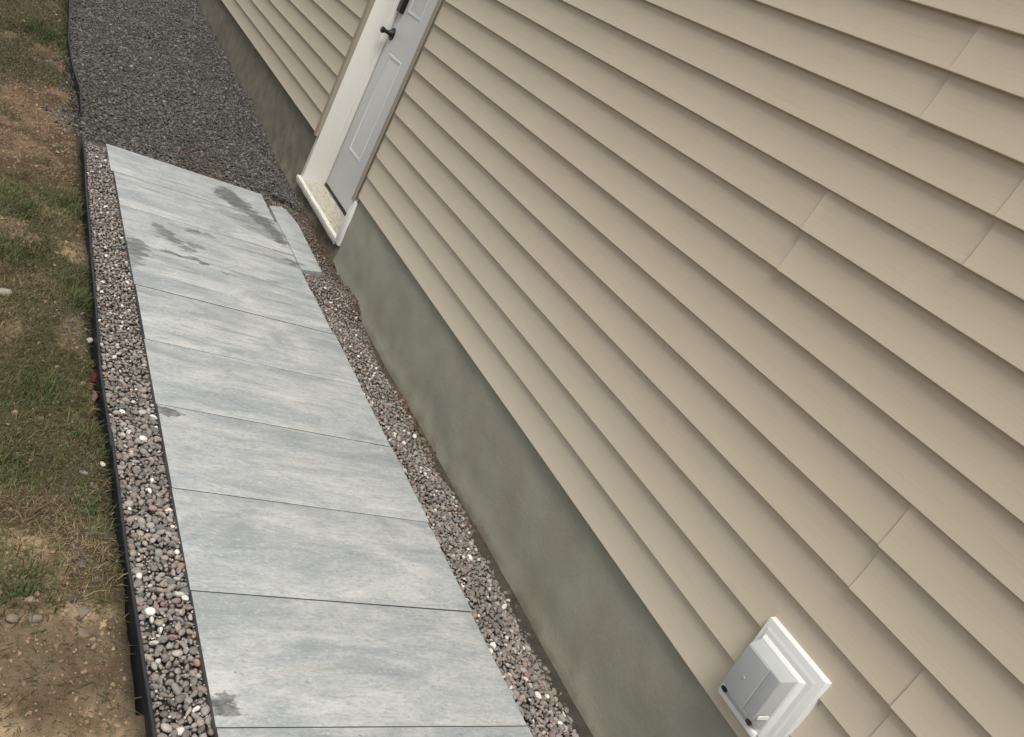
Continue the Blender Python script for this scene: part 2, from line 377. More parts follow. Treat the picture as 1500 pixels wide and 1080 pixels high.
# foundation: one uneven cast face, stepped down under the door sill
fy = np.concatenate([np.arange(HY0, -0.5, 0.25), np.arange(-0.5, 7.0, 0.02), np.arange(7.0, HY1 + .01, 0.08)])
fz = np.linspace(0, 1, 26)
FY, FZ = np.meshgrid(fy, fz, indexing='ij')
topz = np.where((FY > 3.985) & (FY < 5.035), 0.012, np.where(FY >= 5.035, 0.374, 0.354))
ZZ = -0.40 + (topz + 0.40) * FZ
XX = 0.020 - (fbm(FY * 2.2, ZZ * 3.5, 11) - 0.5) * 0.016 - (fbm(FY * 13, ZZ * 13, 12) - 0.5) * 0.005
rough_m = sstep(3.985, 4.01, FY)
XX = XX + rough_m * (0.012 - (fbm(FY * 14, ZZ * 16, 14, 5) - 0.5) * (0.040 - 0.034 * sstep(5.0, 5.3, FY))) - 0.012 * (1 - sstep(-0.13, -0.02, ZZ + (fbm(FY * 6, ZZ * 6, 15) - .5) * 0.09))
Vf = np.stack([XX, FY, ZZ], -1).reshape(-1, 3); n1, n2 = XX.shape
I = np.arange(n1 * n2).reshape(n1, n2)
Ff = np.stack([I[:-1, :-1], I[:-1, 1:], I[1:, 1:], I[1:, :-1]], -1).reshape(-1, 4)
# close it with a top and a back
back = Vf.copy(); back[:, 0] = 0.28
Fb = Ff[:, ::-1] + len(Vf); Ft = np.stack([I[:-1, -1], I[1:, -1], I[1:, -1] + len(Vf), I[:-1, -1] + len(Vf)], -1)
hpart(link('foundation', np_mesh('foundation', np.vstack([Vf, back]), np.vstack([Ff, Ft[:, ::-1], Fb]), None, True), M_FND))

# siding planks: every course segment is a mesh of its own
PROF = [(0.0150, 0.0020), (0.0040, -0.0006), (0.0012, 0.0002), (0.0, 0.0022), (0.0006, 0.0055), (0.0029, 0.018), (0.0054, 0.036), (0.0077, 0.058), (0.0096, 0.083), (0.0110, 0.108), (0.0120, E_ + 0.013), (0.0160, E_ + 0.013), (0.0180, 0.004)]
def plank(y0, y1, zb, seed, proud=0.0, end_lo=False, end_hi=False, lift=0.0):
    ys = list(np.linspace(y0, y1, max(2, int((y1 - y0) / 0.16) + 1)))
    if end_lo: ys = [y0, y0 + 0.018, y0 + 0.034] + [y for y in ys if y > y0 + 0.06]
    if end_hi: ys = [y for y in ys if y < y1 - 0.06] + [y1 - 0.034, y1 - 0.018, y1]
    if lift: ys = [y for y in ys if y < y1 - 0.09] + [y1 - 0.08, y1 - 0.04, y1 - 0.015, y1]
    a = np.array(ys)
    dx = (fbm(a * 0.9, a * 0 + seed * 3.7, seed) - 0.5) * 0.0032; dz = (fbm(a * 0.6, a * 0 + seed * 5.1, seed + 3) - 0.5) * 0.0030
    def f(i, px, pz):
        d = 1.0
        if end_lo: d = (0.15, 0.45, 1.0)[i] if i < 3 else 1.0
        if end_hi: j = len(ys) - 1 - i; d = min(d, (0.15, 0.45, 1.0)[j] if j < 3 else 1.0)
        low = max(0.0, 1 - pz / 0.06)
        return px - proud * (0.75 + 0.25 * low) - lift * max(0.0, 1 - (y1 - ys[i]) / 0.08) ** 2 * (1 if px < 0.0125 else 0.3) + dx[i] * (0.4 + low * .6) + (1 - d) * 0.0075 * low, zb + pz + dz[i] + (1 - d) * 0.0035 * low
    return hpart(link('siding_plank', prism(PROF, ys, 'siding_plank', f), M_SID, None, 40))
SEAM = {0: -0.92, 1: 0.0287, 2: 0.2794, 3: -1.25, 4: 1.0143, 5: 0.533, 6: 0.8785, 7: 2.9, 8: 0.4, 9: 3.7, 10: 1.6}
NC = 23
for k in range(NC):
    pair = k // 2; s = SEAM.get(pair, 1.0) + (0.004 if k % 2 else -0.002)
    zb = Z0 + k * E_
    if k < 14:
        plank(HY0, s + 0.006, zb, 100 + pair, 0.0020, lift=0.0026); plank(s - 0.02, DY0, zb, 200 + pair, 0.0, end_hi=True)
        plank(DY1, HY1, zb + (Z0F - Z0), 300 + pair, 0.0)
    else:
        plank(HY0, s + 0.006, zb, 100 + pair, 0.0020, lift=0.0026); plank(s - 0.02, HY1, zb, 200 + pair, 0.0)

# door: frame, channels, sill, leaf, furniture
bm = bmesh.new()
prj = [(-0.004, 4.990), (-0.004, 5.030)]
def channel(y0, y1, zlo, name, flip):
    bm = bmesh.new()
    bm_box(bm, -0.0060, -0.0035, y0, y1, zlo, 2.135)                       # face
    yy = (y0, y0 + 0.0028) if flip else (y1 - 0.0028, y1)
    bm_box(bm, -0.0034, 0.0215, yy[0], yy[1], zlo, 2.134)                  # return to the frame
    return hpart(link(name, bm_done(bm, name, 0.0006, 1), M_TRIM))
channel(4.9905, 5.032, 0.345, 'trim_channel', True)
channel(3.982, 4.028, 0.300, 'trim_channel', False)
hpart(box_obj('head_channel', -0.0062, 0.02, 3.983, 5.031, 2.136, 2.160, M_TRIM, None, 0.001))
frame = hpart(box_obj('door_frame', 0.021, 0.245, 4.9895, 5.036, 0.046, 2.134, M_WHITE, None, 0.002))
def sub(o, p=None):
    o.parent = p; return o   # the part itself sits at the world origin
sub(box_obj('jamb', 0.0225, 0.245, 3.970, 4.030, 0.303, 2.134, M_WHITE, None, 0.002), frame)
sub(box_obj('jamb_foot', 0.003, 0.245, 3.964, 4.0305, 0.030, 0.302, M_WHITE, None, 0.002), frame)
sub(box_obj('stop', 0.150, 0.178, 4.9775, 4.991, 0.062, 2.12, M_WHITE, None, 0.002), frame)
sub(box_obj('head', 0.021, 0.245, 4.0305, 4.989, 2.09, 2.133, M_WHITE, None, 0.002), frame)
# sill: sloped worn board plus painted nosing
me = prism([(0.0275, 0.012), (0.0275, 0.050), (0.245, 0.071), (0.245, 0.012)], list(np.linspace(4.0315, 5.034, 24)), 'sill',
           lambda i, x, z: (x, z + (0.0012 * math.sin(i * 2.3) if z > .02 else 0)))
sill = hpart(link('sill', me, M_SILL, None, 30))
ysn = list(np.linspace(4.0310, 5.044, 44))
me = prism([(0.006, 0.010), (0.006, 0.027), (0.000, 0.0285), (0.000, 0.0468), (0.0015, 0.0490), (0.018, 0.0505), (0.0272, 0.0498), (0.0272, 0.010)], ysn, 'nosing',
           lambda i, x, z: (x + 0.002 * (vnoise(i * 0.7, 0, 5) - .5), z + 0.003 * (vnoise(i * 0.6, 3, 5) - .5)))
sub(link('nosing', me, M_NOSE, None, 18), sill)
sub(box_obj('threshold', 0.170, 0.179, 4.0305, 4.9770, 0.0605, 0.074, M_BLACK, None, 0.002), sill)

DX = 0.180
door = hpart(box_obj('door', DX, DX + .044, 4.034, 4.986, 0.082, 2.085, M_DOOR, None, 0.002))
def moulding(y0, y1, z0, z1, name='door_panel'):
    """embossed panel: moulded ring round a slightly raised field"""
    rings = [(0.0, 0.0004), (0.005, -0.0032), (0.011, -0.0042), (0.018, -0.0020), (0.023, 0.0003), (0.034, -0.0004), (0.050, -0.0030)]
    Vv = []; Ff = []
    for (o, h) in rings:
        Vv += [(DX + h, y0 + o, z0 + o), (DX + h, y1 - o, z0 + o), (DX + h, y1 - o, z1 - o), (DX + h, y0 + o, z1 - o)]
    for r in range(len(rings) - 1):
        for k in range(4):
            a = r * 4 + k; b = r * 4 + (k + 1) % 4; Ff.append((a, b, b + 4, a + 4))
    Ff.append(tuple((len(rings) - 1) * 4 + k for k in range(4)))
    # back of the panel, sunk in the leaf
    q = len(Vv); Vv += [(DX + 0.01, y0, z0), (DX + 0.01, y1, z0), (DX + 0.01, y1, z1), (DX + 0.01, y0, z1)]
    for k in range(4): Ff.append((q + k, q + (k + 1) % 4, (k + 1) % 4, k))
    Ff.append((q + 3, q + 2, q + 1, q))
    me = mesh_from(Vv, Ff, name); bm = bmesh.new(); bm.from_mesh(me); bmesh.ops.recalc_face_normals(bm, faces=bm.faces); bm.to_mesh(me); bm.free()
    sub(link(name, me, M_DOOR, None, 25), door)
for (a, b) in ((4.60, 4.842), (4.185, 4.425)):
    moulding(a, b, 0.372, 1.028); moulding(a, b, 1.285, 1.70); moulding(a, b, 1.80, 1.97)
bm = bmesh.new()
hy, hz = 4.925, 1.128
bm_cyl(bm, (DX + .001, hy, hz), (DX - .008, hy, hz), 0.040, 0.038, 28)
bm_cyl(bm, (DX - .0075, hy, hz), (DX - .030, hy, hz), 0.026, 0.014, 24)
bm_cyl(bm, (DX - .0295, hy, hz), (DX - .062, hy, hz), 0.012, 0.012, 20)
bm_cyl(bm, (DX - .058, hy, hz), (DX - .074, hy, hz), 0.017, 0.021, 24)
bm_cyl(bm, (DX - .0735, hy, hz), (DX - .080, hy, hz), 0.021, 0.015, 24)
sub(link('handle', bm_done(bm, 'handle'), M_BLACK, None, 40), door)
sub(box_obj('deadbolt', DX - .030, DX + .001, 4.888, 4.958, 1.262, 1.40, M_BLACK, None, 0.008, 3), door)

# ------------------------------------------------------------------ dryer vent on the siding
VO = Vector((0.0, 0.289, 0.379))
vent = empty('vent_hood', VO)
tag(vent, 'white square exhaust vent hood with grey flap mounted low on the tan siding', 'vent')
def vpart(o, p=vent):
    o.parent = p
    if p is vent: o.matrix_parent_inverse = Matrix.Translation(-VO)
    return o
def frustum(name, a, b, mat, parent=vent, bevel=0.0015):
    bm = bmesh.new(); (xa, ya0, ya1, za0, za1), (xb, yb0, yb1, zb0, zb1) = a, b
    vs = [bm.verts.new(p) for p in ((xa,ya0,za0),(xa,ya1,za0),(xa,ya1,za1),(xa,ya0,za1),(xb,yb0,zb0),(xb,yb1,zb0),(xb,yb1,zb1),(xb,yb0,zb1))]
    for f in ((0,1,2,3),(7,6,5,4),(0,4,5,1),(1,5,6,2),(2,6,7,3),(3,7,4,0)): bm.faces.new([vs[i] for i in f])
    return vpart(link(name, bm_done(bm, name, bevel, 2), mat, None, 35), parent)
y0, y1, z0, z1 = 0.1775, 0.4010, 0.379, 0.643
plate = frustum('base_plate', (0.016, y0, y1, z0, z1), (-0.014, y0 + .002, y1 - .002, z0 + .002, z1 - .002), M_VENT, bevel=0.003)
frustum('frame_step', (-0.0138, y0 + .018, y1 - .012, z0 + .014, z1 - .020), (-0.0160, y0 + .026, y1 - .017, z0 + .019, z1 - .030), M_VENT, plate)
frustum('frame_step', (-0.0158, y0 + .038, y1 - .020, z0 + .022, z1 - .042), (-0.0245, y0 + .050, y1 - .024, z0 + .026, z1 - .052), M_VENT, plate)
hood = frustum('hood', (-0.024, 0.232, 0.3775, 0.424, 0.588), (-0.062, 0.2425, 0.3715, 0.441, 0.574), M_HOOD, bevel=0.002)
# grey flap on the hood's front, creased, lower third stepped back
frustum('flap', (-0.0615, 0.2815, 0.3700, 0.4425, 0.5725), (-0.0665, 0.2835, 0.3690, 0.4435, 0.5715), M_VGREY, hood, 0.001)
frustum('flap', (-0.0616, 0.2440, 0.2810, 0.4427, 0.5723), (-0.0640, 0.2450, 0.2808, 0.4437, 0.5713), M_VGREY, hood, 0.0006)
bm = bmesh.new(); bm_cyl(bm, (-0.066, 0.327, 0.500), (-0.0685, 0.327, 0.500), 0.0042, 0.0036, 16)
vpart(link('screw', bm_done(bm, 'screw'), M_VGREY, None, 40), hood)
for yy, m in ((0.362, M_BLACK), (0.2555, M_RED)):
    bm = bmesh.new(); bm_cyl(bm, (-0.040, yy, 0.4165), (-0.060, yy, 0.4295), 0.0065, 0.0055, 14)
    vpart(link('pin', bm_done(bm, 'pin', 0.001, 1), m, None, 40))
frustum('bottom_lip', (-0.0135, 0.2300, 0.3850, 0.386, 0.4115), (-0.034, 0.2340, 0.3810, 0.392, 0.4060), M_VENT)
bm = bmesh.new(); bm_box(bm, -0.066, -0.0245, 0.2325, 0.2350, 0.455, 0.468)
vpart(link('catch', bm_done(bm, 'catch', 0.001, 1), M_VENT, None, 40), hood)

# ------------------------------------------------------------------ walkway of cut pavers
bm = bmesh.new(); bm_box(bm, SLAB_XL + .012, SLAB_XR - .012, -2.0, 4.53, -0.16, -0.052)
walkway = link('walkway', bm_done(bm, 'walkway'), M_BED); walkway['kind'] = 'structure'
def slab_mesh(poly, z0, z1, bev, name):
    bm = bmesh.new()
    lo = [bm.verts.new((x, y, z0)) for x, y in poly]; hi = [bm.verts.new((x, y, z1)) for x, y in poly]; n = len(poly)
    bm.faces.new(lo[::-1]); bm.faces.new(hi)
    for i in range(n): bm.faces.new((lo[i], lo[(i + 1) % n], hi[(i + 1) % n], hi[i]))
    me = bm_done(bm, name, bev, 2); me.materials.append(M_SLAB); me.materials.append(M_SIDE)
    for p in me.polygons: p.material_index = 1 if abs(p.normal.z) < 0.3 else 0
    return me
for i in range(len(JOINTS) - 1):
    ya, yb = JOINTS[i + 1] + 0.0017, JOINTS[i] - 0.0017
    jx = random.uniform(-.003, .003) - (0.014 if i == 0 else 0.0); jz = random.uniform(-.0012, .0012)
    xl, xr = SLAB_XL + jx, SLAB_XR + jx
    if i in (4, 5, 6): xr += 0.006
    if i >= 8: xr -= 0.008
    cy = (ya + yb) / 2; cx = (xl + xr) / 2
    poly = [(xl - cx, ya - cy), (xr - cx, ya - cy), (xr - cx, yb - cy), (xl - cx, yb - cy)]
    o = link('paving_slab', slab_mesh(poly, -0.050, 0.0, 0.0022, 'paving_slab'), M_SLAB, walkway, 35)
    o.location = (cx, cy, jz); o.rotation_euler = (random.uniform(-.0015, .0015), random.uniform(-.001, .001), random.uniform(-.002, .002))
ss = link('paving_slab', slab_mesh([(-0.3085, 3.515), (-0.180, 3.565), (-0.170, 4.20), (-0.196, 4.395), (-0.222, 4.425), (-0.3085, 4.380)], -0.05, 0.001, 0.003, 'step_slab'), M_SLAB, walkway, 35)
ss.data.materials[1] = M_SLAB

# ------------------------------------------------------------------ stones
def ico(sub, seed, squash=1.0, jag=0.18, round_=True):
    bm = bmesh.new(); r = random.Random(seed)
    if round_:
        bmesh.ops.create_icosphere(bm, subdivisions=sub, radius=1.0)
        ph = [Vector((r.gauss(0, 1), r.gauss(0, 1), r.gauss(0, 1))).normalized() for _ in range(5)]; am = [r.uniform(-jag, jag * .8) for _ in range(5)]
        for v in bm.verts:
            n = v.co.normalized(); k = 1.0
            for p, a in zip(ph, am): k += a * max(0, n.dot(p)) ** 2
            v.co = n * k
    else:
        for _ in range(13):
            v = Vector((r.gauss(0, 1), r.gauss(0, 1), r.gauss(0, 1))).normalized() * r.uniform(0.8, 1.1); bm.verts.new(v)
        res = bmesh.ops.convex_hull(bm, input=bm.verts)
        bmesh.ops.delete(bm, geom=[v for v in bm.verts if not v.link_faces], context='VERTS')
    bmesh.ops.triangulate(bm, faces=bm.faces)
    bm.verts.ensure_lookup_table(); bm.verts.index_update()
    V = np.array([v.co[:] for v in bm.verts]); F = np.array([[v.index for v in f.verts] for f in bm.faces]); bm.free()
    return V, F
def rotmats(n, tilt):
    a = rng.uniform(0, 2 * np.pi, n); t = rng.normal(0, tilt, n); b = rng.uniform(0, 2 * np.pi, n)
    ca, sa, ct, st, cb, sb = np.cos(a), np.sin(a), np.cos(t), np.sin(t), np.cos(b), np.sin(b)
    z = np.zeros(n); o = np.ones(n)
    A = np.stack([np.stack([ca, -sa, z], -1), np.stack([sa, ca, z], -1), np.stack([z, z, o], -1)], 1)
    T = np.stack([np.stack([o, z, z], -1), np.stack([z, ct, -st], -1), np.stack([z, st, ct], -1)], 1)
    B = np.stack([np.stack([cb, -sb, z], -1), np.stack([sb, cb, z], -1), np.stack([z, z, o], -1)], 1)
    return A @ T @ B
def scatter_mesh(name, protos, pos, scl, rot, col, smooth):
    Vs = []; Fs = []; Cs = []; off = 0
    pick = rng.integers(0, len(protos), len(pos))
    for k, (pv, pf) in enumerate(protos):
        m = np.where(pick == k)[0]
        if not len(m): continue
        v = np.einsum('nij,nkj->nki', rot[m], pv[None] * scl[m][:, None, :]) + pos[m][:, None, :]
        Vs.append(v.reshape(-1, 3)); Fs.append((pf[None] + (np.arange(len(m)) * len(pv))[:, None, None] + off).reshape(-1, 3))
        Cs.append(np.repeat(col[m], len(pv), 0)); off += len(m) * len(pv)
    return np_mesh(name, np.vstack(Vs), np.vstack(Fs), np.vstack(Cs), smooth)
def darts(x0, x1, y0, y1, radii, inside=None, k=0.86, cap=10 ** 9, tries=1):
    """dart throwing with varied radii; returns x, y, r"""
    cell = 0.024; G = {}; out = []
    for r in radii:
        for _ in range(tries):
            x = random.uniform(x0, x1); y = random.uniform(y0, y1)
            if inside and not inside(x, y, r): continue
            cx, cy = int(x // cell), int(y // cell); ok = True
            for i in (-1, 0, 1):
                for j in (-1, 0, 1):
                    for (a, b, c) in G.get((cx + i, cy + j), ()):
                        if (a - x) ** 2 + (b - y) ** 2 < (k * (c + r)) ** 2: ok = False; break
                    if not ok: break
                if not ok: break
            if ok: G.setdefault((cx, cy), []).append((x, y, r)); out.append((x, y, r)); break
    return np.array(out)
def pebble_colors(n, dusty=0.0):
    pal = np.array([(.175,.168,.155),(.130,.127,.120),(.22,.21,.195),(.175,.142,.125),(.215,.168,.145),(.25,.215,.175),(.100,.098,.096),(.31,.295,.27),(.55,.53,.49),(.23,.140,.112)])
    w = np.array([.18,.15,.16,.13,.10,.09,.08,.06,.055,.015]); c = pal[rng.choice(len(pal), n, p=w / w.sum())] * rng.uniform(.75, 1.25, (n, 1))
    return (c * .82 + np.array([.21, .172, .148]) * .18) * 1.2
P_ROUND = [ico(1, 50 + i, jag=0.7) for i in range(8)]
P_FINE = [ico(2, 70 + i, jag=0.75) for i in range(8)]
P_ANG = [ico(1, 90 + i, round_=False) for i in range(8)]
P_HULL = [ico(1, 190 + i, round_=False) for i in range(10)]
fine_me = []
for i, (pv, pf) in enumerate(P_FINE):
    me = np_mesh('pebble', pv, pf, None, True); me.materials.append(M_PEBO); fine_me.append(me)

def pebble_bed(name, pts, zfun, parent_bed, n_single, dusty=None):
    x, y, r = pts[:, 0], pts[:, 1], pts[:, 2]
    n = len(pts); scl = np.stack([r * rng.uniform(1.0, 1.45, n), r * rng.uniform(.75, 1.05, n), r * rng.uniform(.6, .95, n)], -1)
    rot = rotmats(n, 0.38); z = zfun(x, y) + rng.uniform(-.005, .005, n) - r * 0.15
    pos = np.stack([x, y, z], -1); col = pebble_colors(n)
    if dusty is not None:
        d = dusty(x, y)[:, None]; col = col * (1 - d) + np.array([.085, .064, .046]) * d
    dist = np.linalg.norm(pos - np.array(CAM), axis=1)
    # the ones that show largest become single stones; only where the camera can see them
    fwd = np.array([0.556273, 0.760755, -0.334383]); rt = np.array([0.804303, -0.391717, 0.446826]); upv = np.array([-0.208941, 0.517503, 0.829780])
    q = pos - np.array(CAM); zc = q @ fwd; u = (q @ rt) / zc * 1359.3 + 750; v = 540 - (q @ upv) / zc * 1359.3
    vis = (zc > 0) & (u > 0) & (u < 1500) & (v > 0) & (v < 1080)
    order = np.argsort(-np.where(vis, r / dist, 0))
    single = np.zeros(n, bool); single[order[:n_single]] = True
    for i in np.where(single)[0]:
        o = bpy.data.objects.new('pebble', fine_me[random.randrange(len(fine_me))]); COL.objects.link(o); o.parent = parent_bed
        M = Matrix(rot[i].tolist()).to_4x4() @ Matrix.Diagonal((*scl[i].tolist(), 1.0)); M.translation = pos[i].tolist()
        o.matrix_local = M; o.color = (*col[i].tolist(), 1.0)
    rest = ~single
    # a second layer in the gaps underneath
    m = n; x2 = x + rng.normal(0, .010, m); y2 = y + rng.normal(0, .010, m); r2 = r * rng.uniform(.7, 1.0, m)
    sel = rng.uniform(0, 1, m) < .6; x2, y2, r2 = x2[sel], y2[sel], r2[sel]; m = len(x2)
    x2 = np.maximum(x2, edge_x(y2) + .012) if x.max() < -1 else np.clip(x2, x.min(), x.max())
    pos2 = np.stack([x2, y2, zfun(x2, y2) - 0.012 - r2 * .3], -1)
    scl2 = np.stack([r2, r2 * .9, r2 * .75], -1); col2 = pebble_colors(m) * .85
    P = np.vstack([pos[rest], pos2]); Sc = np.vstack([scl[rest], scl2]); Ro = np.concatenate([rot[rest], rotmats(m, .5)]); Co = np.vstack([col[rest], col2])
    near = (P[:, 1] < 2.4) & (P[:, 1] > .3) & (np.arange(len(P)) < rest.sum())
    for msk, pr in ((near, P_ROUND), (~near, P_HULL)):
        o = link('pebbles', scatter_mesh('pebbles', pr, P[msk], Sc[msk], Ro[msk], Co[msk], True), M_PEB, parent_bed); o['kind'] = 'stuff'

# border beside the lawn (between slabs and edging)
yL = np.linspace(-1.9, 4.56, 200)
Vb = []; Fb = []
for i, y in enumerate(yL):
    e = float(edge_x(y)) + 0.003; zz = -0.040
    Vb += [(e, y, zz), (SLAB_XL + .004, y, zz), (e, y, -.15), (SLAB_XL + .004, y, -.15)]
for i in range(len(yL) - 1):
    a = i * 4; b = a + 4; Fb += [(a, a + 1, b + 1, b), (a + 2, b + 2, b + 3, a + 3)]
bedL = link('gravel_border', mesh_from(Vb, Fb), M_BED); bedL['kind'] = 'structure'
rl = np.sort(np.clip(rng.lognormal(math.log(0.0046), 0.40, 80000), .0022, .0106))[::-1]
insL = lambda x, y, r: float(edge_x(y)) + 0.004 + r * .8 < x < SLAB_XL - r * .85
ptsL = darts(-1.37, SLAB_XL, -1.3, 4.50, rl, insL, 0.84)
pebble_bed('left', ptsL, lambda x, y: -0.0140 + (fbm(x * 9, y * 5, 41) - .5) * 0.016, bedL, 300)

# border at the foot of the foundation
def zR(x, y):
    t = np.clip((x - SLAB_XR) / (0.0 - SLAB_XR), 0, 1)
    return -0.022 - 0.085 * t ** 1.15 - 0.02 * (1 - sstep(0.3, 1.4, y)) * t + (fbm(x * 7, y * 4, 43) - .5) * 0.030 + np.where(y > 4.5, rise(y), 0) + 0.034 * t * sstep(3.2, 3.5, y) + 0.020 * np.exp(-((y - 3.42) / .14) ** 2)
xr_ = np.linspace(SLAB_XR - .004, 0.022, 22); yr_ = np.arange(-1.9, 4.66, 0.02)
XR, YR = np.meshgrid(xr_, yr_, indexing='ij')
ZR = zR(XR, YR) - 0.018 + 0.016 * sstep(-0.075, 0.0, XR) * (0.2 + 1.1 * sstep(.42, .62, fbm(XR * 3, YR * 4, 47))) + (fbm(XR * 30, YR * 30, 48) - .5) * 0.014
Vr = np.stack([XR, YR, ZR], -1).reshape(-1, 3); I = np.arange(XR.size).reshape(XR.shape)
Fr = np.stack([I[:-1, :-1], I[1:, :-1], I[1:, 1:], I[:-1, 1:]], -1).reshape(-1, 4)
sR = sstep(-0.16, -0.03, Vr[:, 0])[:, None]
tR = np.array([.05, .042, .034]) * (1 - sR) + np.array([.062, .046, .032]) * sR
bedR = link('gravel_strip', np_mesh('gravel_strip', Vr, Fr, tR, True), M_GRD); bedR['kind'] = 'structure'
def insR(x, y, r):
    lim = -0.010 + 0.055 * (float(fbm(np.array(y * 3.2), np.array(1.0), 51)) - .5) + 0.05 * (float(fbm(np.array(y * 11.), np.array(4.0), 52)) - .5)
    if x > lim: return False
    if 3.50 < y < 4.43 and x < -0.165 - r: return False
    return x > SLAB_XR - .002 + r * .7
rr = np.sort(np.clip(rng.lognormal(math.log(0.0046), 0.40, 120000), .0022, .0104))[::-1]
ptsR = darts(SLAB_XR, 0.0, -1.3, 4.60, rr, insR, 0.84)
dust = lambda x, y: np.clip(0.6 * sstep(3.4, 3.8, y) + 0.35 * sstep(-0.09, -0.03, x) + 0.02, 0, .8)
pebble_bed('right', ptsR, zR, bedR, 300, dust)

n = 9000; x = rng.uniform(-.13, .012, n); y = rng.uniform(-.6, 4.7, n)
k = rng.uniform(0, 1, n) < sstep(-.13, -.02, x) * (.25 + .75 * sstep(.4, .6, fbm(x * 6, y * 7, 56))); x, y = x[k], y[k]; n = len(x)
r = np.clip(rng.lognormal(math.log(.0042), .5, n), .0015, .013)
zc_ = zR(x, y) - 0.018 + 0.016 * sstep(-0.075, 0.0, x) * (0.2 + 1.1 * sstep(.42, .62, fbm(x * 3, y * 4, 47)))
o = link('soil_crumbs', scatter_mesh('soil_crumbs', P_ANG, np.stack([x, y, zc_ + r * .3], -1), np.stack([r * 1.2, r, r * .8], -1), rotmats(n, .7), np.array([.088, .062, .042]) * rng.uniform(.5, 1.7, (n, 1)), False), M_CLOD, bedR)
o['kind'] = 'stuff'

# dark crushed-stone path beyond the pavers
def zD(x, y):
    return -0.030 + rise(y) + (fbm(x * 2.6, y * 2.2, 61) - .5) * 0.060 - 0.030 * sstep(-0.22, 0.0, x) * (1 - sstep(5.2, 6.6, y)) - 0.02 * sstep(-0.1, 0.0, x)
sp = 0.0160
ax = np.arange(-1.60, 0.03, sp); ay = np.arange(4.56, 12.0, sp)
AX, AY = np.meshgrid(ax, ay, indexing='ij'); AX = AX + rng.uniform(-.5, .5, AX.shape) * sp; AY = AY + rng.uniform(-.5, .5, AY.shape) * sp
AX = AX.ravel(); AY = AY.ravel()
ex = edge_x(AY); spill = (AY < 6.3) & (AY > 4.62) & (AX > ex - 0.20 * sstep(.40, .62, fbm(AX * 4, AY * 3, 63)) * (1 - sstep(5.6, 6.2, AY)) - 0.02)
keep = ((AX > ex + 0.006) | (spill & (rng.uniform(0, 1, AX.shape) < .75))) & (AX < 0.015)
keep &= ~((AY < 4.62) & (AX < -1.20)) & ~((AX > -0.24) & (AY < 4.68))
AX, AY = AX[keep], AY[keep]; n = len(AX); ex = edge_x(AY)
rD = np.clip(rng.lognormal(math.log(0.0072), .38, n), .003, .017)
zd = np.where(AX > ex, zD(AX, AY), ground_z(AX, AY) + 0.004) + rng.uniform(-.006, .006, n)
front = (AY < 4.60); zd = np.where(front, np.minimum(zd, -0.022), zd)
shade = rng.uniform(.55, 1.5, n)[:, None] * np.where(rng.uniform(0, 1, n) < .06, 1.8, 1.0)[:, None]
base = np.array([.088, .085, .080]) * shade
brown = (sstep(.56, .72, fbm(AX * 3, AY * 3, 66)) * .5 * (1 - sstep(5.0, 6.0, AY)))[:, None]
base = base * (1 - brown) + np.array([.09, .068, .045]) * brown
path = link('gravel_path', scatter_mesh('gravel_path', P_ANG, np.stack([AX, AY, zd], -1), np.stack([rD * rng.uniform(.9, 1.4, n), rD, rD * rng.uniform(.6, .95, n)], -1), rotmats(n, .6), base, False), M_DGR)
path['kind'] = 'stuff'
tag(path, 'dark grey crushed stone path beyond the paved walkway along the foundation', 'gravel')
# its compacted bed
xs = np.linspace(-1.40, 0.022, 30); ysb = np.arange(4.552, 12.2, .06); BX, BY = np.meshgrid(xs, ysb, indexing='ij')
BX = np.maximum(BX, edge_x(BY) + .004)
BZ = zD(BX, BY) - .006; BZ = np.where(BY < 4.61, np.minimum(BZ, -.03), BZ); BZ = np.where((BX > -.29) & (BY < 4.70), -.16, BZ)
I = np.arange(BX.size).reshape(BX.shape); Fq = np.stack([I[:-1, :-1], I[1:, :-1], I[1:, 1:], I[:-1, 1:]], -1).reshape(-1, 4)
pb = link('path_bed', np_mesh('path_bed', np.stack([BX, BY, BZ], -1).reshape(-1, 3), Fq, None, True), M_BED); pb['kind'] = 'structure'

# ------------------------------------------------------------------ lawn edging strips
def edging(ya, yb, dx, ztop, label, wob, drop=0.0):
    prof = [(-.0022, -.13), (-.0022, -.010), (-.0042, -.006), (-.0045, -.002), (-.0030, .0008), (0, .0018), (.0030, .0008), (.0045, -.002), (.0042, -.006), (.0022, -.010), (.0022, -.13)]
    ys = list(np.arange(ya, yb + .001, .04))
    a = np.array(ys); cx = edge_x(a) + dx + (fbm(a * 1.3, a * 0, wob) - .5) * .010
    cz = ztop + rise(a) + (fbm(a * 1.7, a * 0 + 3, wob + 5) - .5) * .014 - drop * sstep(yb - .9, yb, a)
    me = prism(prof, ys, 'lawn_edging', lambda i, x, z: (float(cx[i]) + x, float(cz[i]) + z))
    o = link('lawn_edging', me, M_EDGE, None, 50); tag(o, label, 'edging', 'black plastic edging strips beside the lawn'); return o
edging(-1.5, 1.74, 0.0, 0.004, 'black plastic edging standing proud between pebble border and bare trampled soil', 71)
edging(1.66, 4.47, -0.004, -0.001, 'black plastic edging between pebble border and grass, ending at the pavers\' far end', 72)
edging(4.95, 9.6, 0.0, 0.002, 'wavy black edging between dark crushed stone path and lawn', 73)

